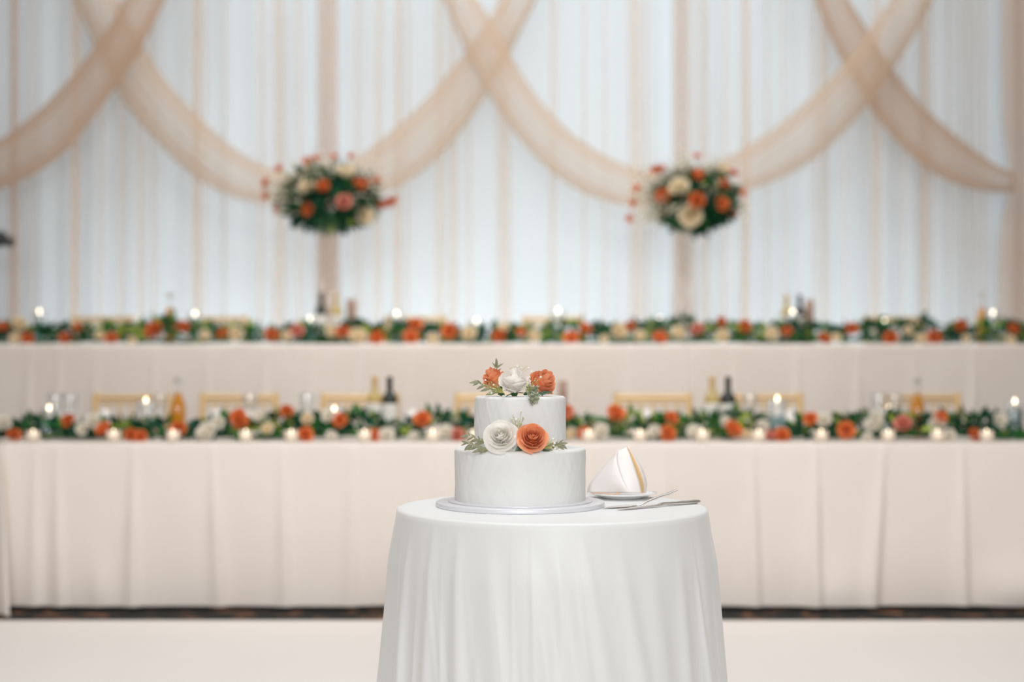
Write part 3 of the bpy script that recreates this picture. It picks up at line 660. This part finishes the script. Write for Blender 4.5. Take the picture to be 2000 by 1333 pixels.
hr = [(-100, 36), (0, 38), (25, 44), (60, 30), (90, 42), (130, 40), (160, 30), (190, 36), (225, 46), (260, 36), (290, 44), (330, 60), (360, 40), (400, 46), (440, 34), (480, 40), (520, 30), (560, 34), (600, 42), (640, 34), (700, 46), (740, 34), (755, 46), (790, 44), (825, 46), (860, 36), (900, 32), (945, 38), (985, 36), (1020, 38), (1060, 30), (1100, 50), (1140, 46), (1185, 32), (1230, 42), (1270, 44), (1300, 46), (1330, 60), (1360, 44), (1385, 36), (1430, 46), (1470, 36), (1510, 38), (1560, 46), (1600, 42), (1640, 36), (1690, 50), (1730, 40), (1755, 58), (1780, 32), (1800, 54), (1840, 34), (1880, 44), (1920, 46), (1955, 48), (2000, 38), (2100, 40)]
fr = [(5, 637, 'r', 20), (38, 632, 'i', 24), (30, 661, 'i', 24), (54, 661, 'r', 21), (127, 660, 'r', 23), (150, 639, 'r', 17), (195, 655, 'i', 18), (217, 663, 'r', 24), (258, 668, 'i', 16), (300, 644, 'r', 33), (358, 637, 'r', 21), (435, 651, 'r', 21), (460, 652, 'i', 26),
      (530, 654, 'r', 25), (580, 646, 'p', 25), (669, 648, 'r', 25), (648, 647, 'i', 22), (700, 656, 'i', 33), (736, 664, 'o', 27), (802, 664, 'o', 29), (812, 633, 'o', 26), (877, 647, 'o', 29), (915, 651, 'i', 28), (974, 656, 'r', 25), (845, 664, 'i', 22),
      (1017, 649, 'o', 17), (1043, 656, 'i', 22), (1115, 661, 'o', 27), (1144, 641, 'o', 22), (1210, 646, 'i', 28), (1230, 637, 'r', 19), (1290, 661, 'o', 27), (1325, 649, 'i', 24), (1361, 642, 'p', 23), (1410, 628, 'r', 19), (1454, 637, 'r', 23), (1411, 656, 'i', 24),
      (1537, 647, 'r', 19), (1610, 661, 'r', 23), (1664, 642, 'r', 23), (1633, 659, 'i', 18), (1740, 663, 'r', 25), (1825, 661, 'r', 27), (1876, 636, 'r', 21), (1774, 646, 'i', 20), (1508, 651, 'i', 24), (1980, 643, 'r', 22), (1975, 666, 'i', 16),
      (400, 655, 'i', 14), (560, 656, 'i', 14), (985, 640, 'i', 14), (1180, 662, 'i', 16), (1250, 655, 'i', 14), (1798, 662, 'i', 14), (1886, 662, 'i', 12)]
garland('low green garland with rust and ivory roses along the rear table', rx(-60), rx(2060), YR, ZR, hr, fr, 2400, .064)
# ------------------------------------------------------------------ tall flower arrangements
def arrangement(label, cx, rx_, ry_, cy, flowers, fills, seed, gl):
    D = 8.78; base = Vector(((gl-1000)/F*D, D, ZR))
    t = thing('tall_arrangement', label, 'flower arrangement', base)
    ztop = at(0, 446, D).z-ZR; r = pxs(23, D)
    MB().lathe([(.001, .004), (r*1.15, .004), (r*1.15, .012), (r, .02), (r, ztop), (r-.004, ztop), (r-.004, .022), (.001, .02)], 40).build('glass_column', M_column, t)
    MB().lathe([(.001, ztop-.01), (r*1.1, ztop-.01), (r*1.6, ztop+.05), (r*1.5, ztop+.10), (.001, ztop+.10)], 24).build('flower_bowl', M_stemd, t)
    c0 = at(cx, cy, D)-base; n = 1500; cen = []; dirs = []; L = []; W = []; MI = []
    rnd = np.random.default_rng(seed)
    for i in range(n):
        d_ = rnd.normal(size=3); d_ /= np.linalg.norm(d_); rr = rnd.uniform(.25, 1)**.5
        if d_[2] > .35 and rnd.uniform() < .55: rr *= .75
        if d_[0] < 0 and d_[2] > -.2 and rnd.uniform() < .4: rr *= .7
        p = np.array(c0)+d_*rr*np.array((pxs(rx_, D), pxs(rx_*.75, D), pxs(ry_, D)))
        cen.append(p); dirs.append(d_*1.0+rnd.normal(size=3)*.6+np.array((0, 0, -.3)))
        l = .075*rnd.uniform(.6, 1.2); L.append(l); W.append(l*rnd.uniform(.3, .5)); MI.append(rnd.choice(5, p=[.60, .13, .24, .02, .01]))
    leaves('foliage', t, np.array(cen), dirs, L, W, MI)
    for k, (px, py, key, dd) in enumerate(flowers):
        ex, ez = (px-cx)/rx_, (py-cy)/ry_; q_ = max(0, 1-min(1, ex*ex+ez*ez)); D2 = D-pxs(rx_*.75, D)*math.sqrt(q_)*1.05-.03
        p = at(px, py, D2)-base; put_rose(t, p, key, pxs(dd, D2), k, (ex*.8, -1, -ez*.8+.2))
        if ex*ex+ez*ez > .8:
            c1 = c0*1.0; MB().tube([c1+(p-c1)*.45, p], [.003, .0025], 5).build('stem', M_stem, t)
    b = MB(); bs = MB()
    for px, py, sp_, cnt in fills:
        ctr = at(px, py, D-.10)-base
        for k in range(int(cnt*1.3)):
            p = ctr+Vector((rnd.normal(0, pxs(sp_, D)*.55), rnd.normal(0, .05), rnd.normal(0, pxs(sp_, D)*.55)))
            b.lathe([(.0005, -.007), (.0075, -.002), (.0075, .003), (.0005, .008)], 5, 0, p)
            bs.tube([c0+(p-c0)*.6, p], .0012, 3)
    o = b.build('filler_blossom', M_pale, t); o['kind'] = 'stuff'; o = bs.build('filler_stem', M_sage, t); o['kind'] = 'stuff'
    return t
arrangement('tall arrangement with reddish sprays reaching left, on the rear table left of the cake', 643, 92, 60, 386,
            [(546, 330, 'r', 12), (520, 358, 'r', 14), (521, 381, 'r', 13), (541, 407, 'r', 17), (562, 357, 'i', 27), (598, 362, 'i', 33), (605, 331, 'i', 29), (600, 314, 'r', 20), (617, 309, 'r', 17), (653, 306, 'r', 15), (685, 306, 'r', 11), (676, 334, 'i', 33),
             (630, 363, 'r', 24), (703, 360, 'r', 22), (717, 356, 'r', 18), (735, 352, 'r', 18), (672, 394, 'p', 28), (600, 409, 'r', 22), (745, 400, 'r', 16), (758, 396, 'r', 14), (770, 390, 'r', 10), (713, 421, 'i', 33)],
            [(645, 342, 20, 22), (697, 398, 22, 34), (555, 385, 30, 50), (585, 400, 24, 34), (575, 335, 22, 24), (630, 325, 30, 26), (715, 335, 26, 30), (545, 365, 20, 24), (735, 370, 18, 16)], 5, 641)
arrangement('tall arrangement with two big cream roses, on the rear table right of the cake', 1358, 78, 58, 388,
            [(1280, 332, 'r', 22), (1292, 330, 'r', 18), (1361, 306, 'r', 11), (1361, 341, 'o', 26), (1325, 364, 'i', 37), (1413, 331, 'i', 27), (1432, 338, 'p', 14), (1413, 361, 'r', 26), (1450, 378, 'o', 17), (1294, 382, 'r', 27), (1362, 391, 'r', 29), (1411, 397, 'o', 27),
             (1349, 422, 'i', 43), (1433, 417, 'r', 18), (1244, 368, 'o', 17), (1237, 395, 'o', 17), (1230, 427, 'o', 11)],
            [(1318, 410, 12, 22), (1326, 398, 12, 12), (1388, 366, 22, 36), (1275, 405, 28, 40), (1262, 425, 24, 26), (1265, 350, 24, 26), (1320, 322, 26, 30), (1345, 330, 18, 18), (1400, 320, 24, 22), (1445, 400, 20, 22), (1250, 380, 18, 20)], 9, 1338)
# ------------------------------------------------------------------ candles
def flame_mesh(s_=1.0):
    return MB().lathe([(.0002*s_, 0), (.0042*s_, .005*s_), (.0058*s_, .011*s_), (.0042*s_, .019*s_), (.0014*s_, .028*s_), (.0002*s_, .032*s_)], 10).mesh('flame', M_flame)
FLM = flame_mesh(.95)
def votive(label, loc, g):
    t = thing('votive_candle', label, 'candle', loc, group=g)
    MB().lathe([(.001, .001), (.026, .001), (.0275, .004), (.031, .052), (.0295, .052), (.026, .008), (.001, .006)], 20).build('glass_cup', M_frost, t)
    MB().lathe([(.001, .007), (.0245, .007), (.0255, .026), (.001, .025)], 16).build('candle_wax', M_wax, t)
    f_ = put('flame', FLM, t, (0, 0, .030)); return t
vot_x = [(65, 'left of the first dark rose'), (222, ''), (338, ''), (480, ''), (569, ''), (712, ''), (845, ''), (926, ''), (1150, ''), (1250, ''), (1372, ''), (1482, ''), (1604, ''), (1735, ''), (1831, ''), (1927, '')]
vl = {65: 'lit votive candle on the front table nearest its left end', 222: 'lit votive candle just right of the large orange rose at the far left',
      338: 'lit votive candle on the front table in front of the left juice bottle', 480: 'lit votive candle on the front table, lone one right of the left juice bottle',
      569: 'lit votive candle on the front table touching an orange rose on its right', 712: 'lit votive candle on the front table below the left wine bottles',
      845: 'lit votive candle beside the white and pink roses left of the cake', 926: 'lit votive candle on the front table peeking out at the left edge of the cake',
      1150: 'lit votive candle on the front table just right of the cake', 1250: 'lit votive candle on the front table, second to the right of the cake',
      1372: 'lit votive candle on the front table below the right pale wine bottle', 1482: 'lit votive candle on the front table just right of the right wine bottles',
      1604: 'lit votive candle on the front table below a round white rose', 1735: 'lit votive candle on the front table below the tall white candle holder',
      1831: 'lit votive candle on the front table just right of the right juice bottle', 1927: 'lit votive candle on the front table nearest its right end'}
for k, (px, _) in enumerate(vot_x):
    loc = ((px-1000)/F*6.318, 6.318, .75)
    if k == 0: v0 = votive(vl[px], loc, 'votive candles along the front table edge')
    else: dup(v0, loc, vl[px])
def floating(label, px, fpy, Y, zt, g, wm, wfrac, r=.042, holder=True):
    z = at(px, fpy, Y).z-.010; h = z-zt
    t = thing('floating_candle', label, 'candle', ((px-1000)/F*Y, Y, zt), group=g)
    MB().lathe([(.001, .001), (r, .001), (r+.001, .006), (r+.001, h+.012), (r-.0015, h+.012), (r-.0015, .008), (.001, .007)], 28).build('glass_cylinder', M_glass, t)
    MB().lathe([(.001, .008), (r-.002, .008), (r-.002, h*wfrac), (.001, h*wfrac)], 28).build('water', wm, t)
    MB().lathe([(.001, h-.026), (r*.62, h-.026), (r*.9, h-.004), (r*.86, h), (.001, h-.004)], 24).build('candle_wax', M_wax, t)
    MB().tube([(0, 0, h-.004), (0, 0, h+.003)], .001, 5).build('wick', M_wick, t)
    put('flame', FLM, t, (0, 0, h), None).scale = (1.05, 1.05, 1.05); return t
YC = 6.70
for px, fy, wm, wf, lab in ((96, 799, M_waterb, .5, 'floating candle in clear glass at the left end of the front table'),
                        (285, 784, M_water, .45, 'tall floating candle in glass left of the left juice bottle'),
                        (653, 801, M_waterb, .4, 'floating candle in glass left of the left wine bottles on the front table'),
                        (1518, 781, M_water, .62, 'tall floating candle with pale blue water right of the right wine bottles'),
                        (1736, 800, M_waterb, .5, 'floating candle in glass left of the right juice bottle on the front table'),
                        (1982, 786, M_waterd, .82, 'tall floating candle over deep teal water at the right end of the front table')):
    floating(lab, px, fy, YC, .75, 'floating candles on the front table', wm, wf)
for px, fy, lab in ((77, 610, 'floating candle on the rear table nearest its left end'), (271, 628, 'floating candle on the rear table left of the left juice bottle'), (381, 614, 'tall floating candle on the rear table right of the left juice bottle'),
                (605, 624, 'floating candle on the rear table left of the dark wine bottle under the left arrangement'), (775, 614, 'floating candle on the rear table right of the brown card tube'), (931, 628, 'floating candle on the rear table behind the left side of the cake'),
                (1090, 608, 'tall floating candle on the rear table behind the right side of the cake'), (1288, 625, 'floating candle on the rear table left of the right tall arrangement'), (1548, 610, 'floating candle on the rear table in front of the right wine bottles'),
                (1727, 627, 'floating candle on the rear table midway between right wine bottles and juice bottle'), (1939, 612, 'floating candle on the rear table right of the right juice bottle')):
    floating(lab, px, fy, YR+(.10 if px == 605 else .165), ZR, 'floating candles on the rear table', M_waterb if px in (1090, 1548, 1939, 381) else M_water, .75)
# ------------------------------------------------------------------ bottles
def wine(label, px, Y, zt, kind, top_py, g):
    Ht = at(px, top_py, Y).z-zt; s_ = Ht/.305; R = .0375
    t = thing('wine_bottle', label, 'bottle', ((px-1000)/F*Y, Y, zt), group=g)
    gm, cm = (M_dkglass, M_redwine) if kind == 'dark' else (M_palewine, M_foil)
    MB().lathe([(.001, .006), (R-.006, 0), (R, .006), (R, .19*s_), (R*.97, .20*s_), (R*.75, .217*s_), (R*.42, .232*s_), (.0145, .245*s_), (.0135, .30*s_), (.001, .30*s_)], 28).build('glass_body', gm, t)
    MB().lathe([(.0146, .246*s_), (.0146, .292*s_), (.0155, .294*s_), (.0155, .304*s_), (.001, .305*s_)], 20).build('foil_cap', cm, t)
    MB().lathe([(R+.0006, .055*s_), (R+.0006, .172*s_)], 28).build('paper_label', M_label, t); return t
def juice(label, px, Y, zt, top_py, g, tall=True):
    Ht = at(px, top_py, Y).z-zt; s_ = Ht/.31; R = .038
    t = thing('juice_bottle', label, 'bottle', ((px-1000)/F*Y, Y, zt), group=g)
    prof = [(.001, .003), (R-.004, 0), (R, .006), (R, .14*s_), (R*.93, .165*s_), (R*.72, .195*s_), (R*.42, .225*s_), (.0135, .25*s_), (.0125, .285*s_)]
    MB().lathe(prof, 28).build('glass_body', M_glass, t)
    MB().lathe([(.001, .007)]+[(max(.001, r-.002), z+.004*(i == 0)) for i, (r, z) in enumerate(prof[1:7])]+[(.001, .222*s_)], 28).build('juice', M_amber, t)
    MB().lathe([(.001, .282*s_), (.0155, .283*s_), (.017, .292*s_), (.0155, .306*s_), (.006, .31*s_), (.001, .31*s_)], 18).build('stopper', M_steel, t)
    MB().tube([(-.016, 0, .262*s_), (-.019, 0, .285*s_), (-.010, 0, .309*s_), (.010, 0, .309*s_), (.019, 0, .285*s_), (.016, 0, .262*s_)], .0013, 6).build('wire_bail', M_steel, t)
    return t
g = 'bottles on the front table'
juice('orange juice bottle with clamp stopper at the left of the front table', 348, YF+.18, .75, 735, g)
juice('orange juice bottle with clamp stopper at the right of the front table', 1791, YF+.18, .75, 737, g)
wine('pale white wine bottle on the front table left of the cake', 732, YF+.20, .75, 'pale', 735, g)
wine('dark wine bottle with white label on the front table left of the cake', 761, YF+.16, .75, 'dark', 736, g)
wine('pale white wine bottle on the front table right of the cake', 1391, YF+.20, .75, 'pale', 735, g)
wine('dark wine bottle with white label on the front table right of the cake', 1422, YF+.16, .75, 'dark', 736, g)
g = 'bottles on the rear table'
juice('orange juice bottle with clamp stopper at the left of the rear table', 332, YR+.22, ZR, 572, g)
juice('orange juice bottle with clamp stopper at the right of the rear table', 1918, YR+.30, ZR, 572, g)
wine('dark wine bottle under the left tall arrangement', 627, YR+.16, ZR, 'dark', 571, g)
wine('pale wine bottle with amber foil under the left tall arrangement', 657, YR+.16, ZR, 'pale', 572, g)
wine('pale wine bottle with amber foil on the rear table right of the right arrangement', 1536, YR+.27, ZR, 'pale', 576, g)
wine('dark wine bottle on the rear table right of the right arrangement', 1562, YR+.27, ZR, 'dark', 576, g)
def tube_box(label, px, Y, zt, top, w_):
    h = at(px, top, Y).z-zt; r = pxs(w_/2, Y)
    t = thing('gift_tube', label, 'tube', ((px-1000)/F*Y, Y, zt), group='brown card tubes')
    MB().lathe([(.001, .001), (r, .001), (r, h*.93)], 24).build('tube_body', M_tube, t)
    MB().lathe([(r+.001, h*.80), (r+.001, h-.002), (r-.001, h), (.001, h)], 24).build('lid', M_tube, t)
tube_box('brown card tube on the rear table beside the left wine bottles', 686, YR+.22, ZR, 585, 19)
tube_box('brown card tube on the rear table beside the right wine bottles', 1581, YR+.22, ZR, 586, 17)
tube_box('brown card tube on the front table showing behind the right top of the cake', 1099, YF+.12, .75, 744, 17)
# ------------------------------------------------------------------ wine glasses and napkins on the front table
def wineglass(label, px, Y, zt, h, g):
    t = thing('wine_glass', label, 'wine glass', ((px-1000)/F*Y, Y, zt), group=g)
    MB().lathe([(.001, .001), (.034, .001), (.034, .003), (.006, .006), (.0035, .012)], 24).build('foot', M_glass, t)
    MB().lathe([(.0035, .012), (.0032, .09), (.004, .095)], 10).build('stem', M_glass, t)
    k = h/.215
    MB().lathe([(.004, .095), (.022, .108), (.034, .135*k), (.037, .16*k), (.033, h), (.032, h), (.0358, .16*k), (.033, .137*k), (.021, .110), (.001, .098)], 28).build('bowl', M_glass, t); return t
g = 'wine glasses on the front table'
w0 = wineglass('wine glass behind the leftmost floating candle on the front table', 108, YF+.26, .75, .215, g)
for px, lab in ((137, 'wine glass just right of the leftmost floating candle on the front table'), (313, 'wine glass close left of the left juice bottle on the front table'), (488, 'wine glass right of the second orange rose above the greenery'),
            (600, 'wine glass midway between the left chairs on the front table'), (1465, 'wine glass right of the right dark wine bottle'), (1716, 'wine glass behind the candle left of the right juice bottle'), (1748, 'wine glass close left of the right juice bottle')):
    dup(w0, ((px-1000)/F*(YF+.26), YF+.26, .75), lab)
def peak(label, px, Y, zt, h, g):
    P = []; n = 24
    for t in np.linspace(0, 1, 9):
        row = []
        for i in range(n):
            a = 2*PI*i/n; r = (1-t)**.8*.075*(1+.22*math.cos(4*a))*(1-.1*math.sin(7*a))+.0015
            row.append((r*math.cos(a), r*.7*math.sin(a), .004+h*t))
        P.append(row)
    o = MB().grid(P, wrap=True).build('napkin', M_napkin); o.location = ((px-1000)/F*Y, Y, zt); return tag(o, label, 'napkin', g)
g = 'folded napkins on the front table'
for px, lab in ((205, 'white folded napkin peak in front of the leftmost gold chair'), (422, 'white folded napkin peak behind the white flowers, in front of the second gold chair'), (500, 'white folded napkin peak left of the greenery mound, at the second gold chair'), (648, 'white folded napkin peak in front of the third gold chair'),
            (805, 'white folded napkin peak right of the left dark wine bottle'), (1265, 'white folded napkin peak in front of the gold chair right of the cake'), (1545, 'white folded napkin peak right of the pale blue candle'), (1712, 'white folded napkin peak left of the right juice bottle')):
    peak(lab, px, YF+.36, .75, .135, g)
# ------------------------------------------------------------------ chairs
def chair(label, x, y, z, rz=0, g=None):
    """gold chiavari chair, its back towards +y"""
    t = thing('chiavari_chair', label, 'chair', (x, y, z), rz, g)
    def bar(name, pts, r, m=M_gold): return MB().tube(pts, r, 8).build(name, m, t)
    w_ = .19
    MB().box(-.205, .205, -.20, .20, .43, .45).build('seat', M_gold, t, smooth=False)
    MB().grid([[(-.19+.38*i/8, -.18+.36*j/8, .452+.035*math.sin(PI*i/8)**.5*math.sin(PI*j/8)**.5) for i in range(9)] for j in range(9)]).build('cushion', M_seat, t)
    for s_ in (-1, 1):
        bar('leg', [(s_*w_, -.18, 0), (s_*w_, -.18, .43)], [.013, .016]); bar('leg', [(s_*w_, .21, 0), (s_*w_, .18, .43)], [.013, .016])
        bar('back_post', [(s_*w_, .18, .43), (s_*w_, .20, .70), (s_*w_, .235, .955)], .0165)
        bar('stretcher', [(s_*w_, -.18, .17), (s_*w_, .20, .17)], .009); bar('stretcher', [(s_*w_, -.18, .28), (s_*w_, .19, .28)], .009)
    for zz, yy, r in ((.935, .232, .0145), (.905, .228, .008), (.50, .184, .011)):
        bar('back_rail', [(-w_, yy, zz), (w_, yy, zz)], r)
    for k in range(5):
        xx = -.127+k*.0635; bar('back_spindle', [(xx, .184, .50), (xx, .227, .90)], .0068)
    for zz in (.17, .30): bar('front_rung', [(-w_, -.18, zz), (w_, -.18, zz)], .009)
    bar('rear_rung', [(-w_, .20, .17), (w_, .20, .17)], .009)
    return t
CY = 7.02
g = 'gold chairs behind the front table'
c0 = None
for px, lab in ((258, 'gold spindle-back chair behind the front table, left of the left juice bottle'), (467, 'gold spindle-back chair behind the front table, right of the left juice bottle'), (703, 'gold spindle-back chair behind the left wine bottles'), (965, 'gold spindle-back chair hidden behind the cake'),
            (1275, 'gold spindle-back chair left of the right wine bottles'), (1492, 'gold spindle-back chair right of the right wine bottles'), (1800, 'gold spindle-back chair behind the right juice bottle')):
    loc = ((px-1000)/F*(CY+.23), CY, 0)
    if c0 is None: c0 = chair(lab, *loc, g=g)
    else: dup(c0, loc, lab)
g = 'gold chairs behind the rear table'; CR = 9.1
for px, lab in ((200, 'gold chair behind the rear table left of the left juice bottle'), (425, 'gold chair behind the rear table left of the left tall arrangement'), (812, 'gold chair behind the rear table right of the left tall arrangement'), (1080, 'gold chair behind the rear table behind the cake'), (1745, 'gold chair behind the rear table left of the right juice bottle')):
    o = dup(c0, ((px-1000)/F*(CR+.23), CR, .48), lab); o['group'] = g
# ------------------------------------------------------------------ camera on tripod, cut by the left edge
D = 9.45
tp = thing('video_camera', 'black video camera on a tripod cut off by the left edge', 'camera', (pxs(-1012, D), D+.05, .48))
def L(px, py, dd=0): return at(px, py, D+dd)-Vector(tp.location)
MB().tube([L(-60, 470), L(-40, 467), L(2, 467)], [.055, .06, .05], 12).build('camera_body', M_black, tp)
MB().tube([L(-4, 464), L(8, 466), L(14, 470), L(27, 471)], [.05, .045, .022, .026], 14).build('lens', M_black, tp)
MB().tube([L(-20, 485), L(4, 478), L(28, 482)], [.012, .010, .006], 8).build('pan_handle', M_black, tp)
MB().tube([L(-44, 468), L(-48, 492)], [.03, .02], 8).build('tripod_head', M_black, tp)
hd = L(-48, 490)
MB().tube([hd, (hd.x, hd.y, hd.z-.3)], .018, 8).build('centre_column', M_black, tp)
for k in range(3):
    a = k*2*PI/3+.5; MB().tube([(hd.x, hd.y, hd.z-.1), (hd.x+.26*math.cos(a), hd.y+.26*math.sin(a), .0)], .011, 8).build('leg', M_black, tp)
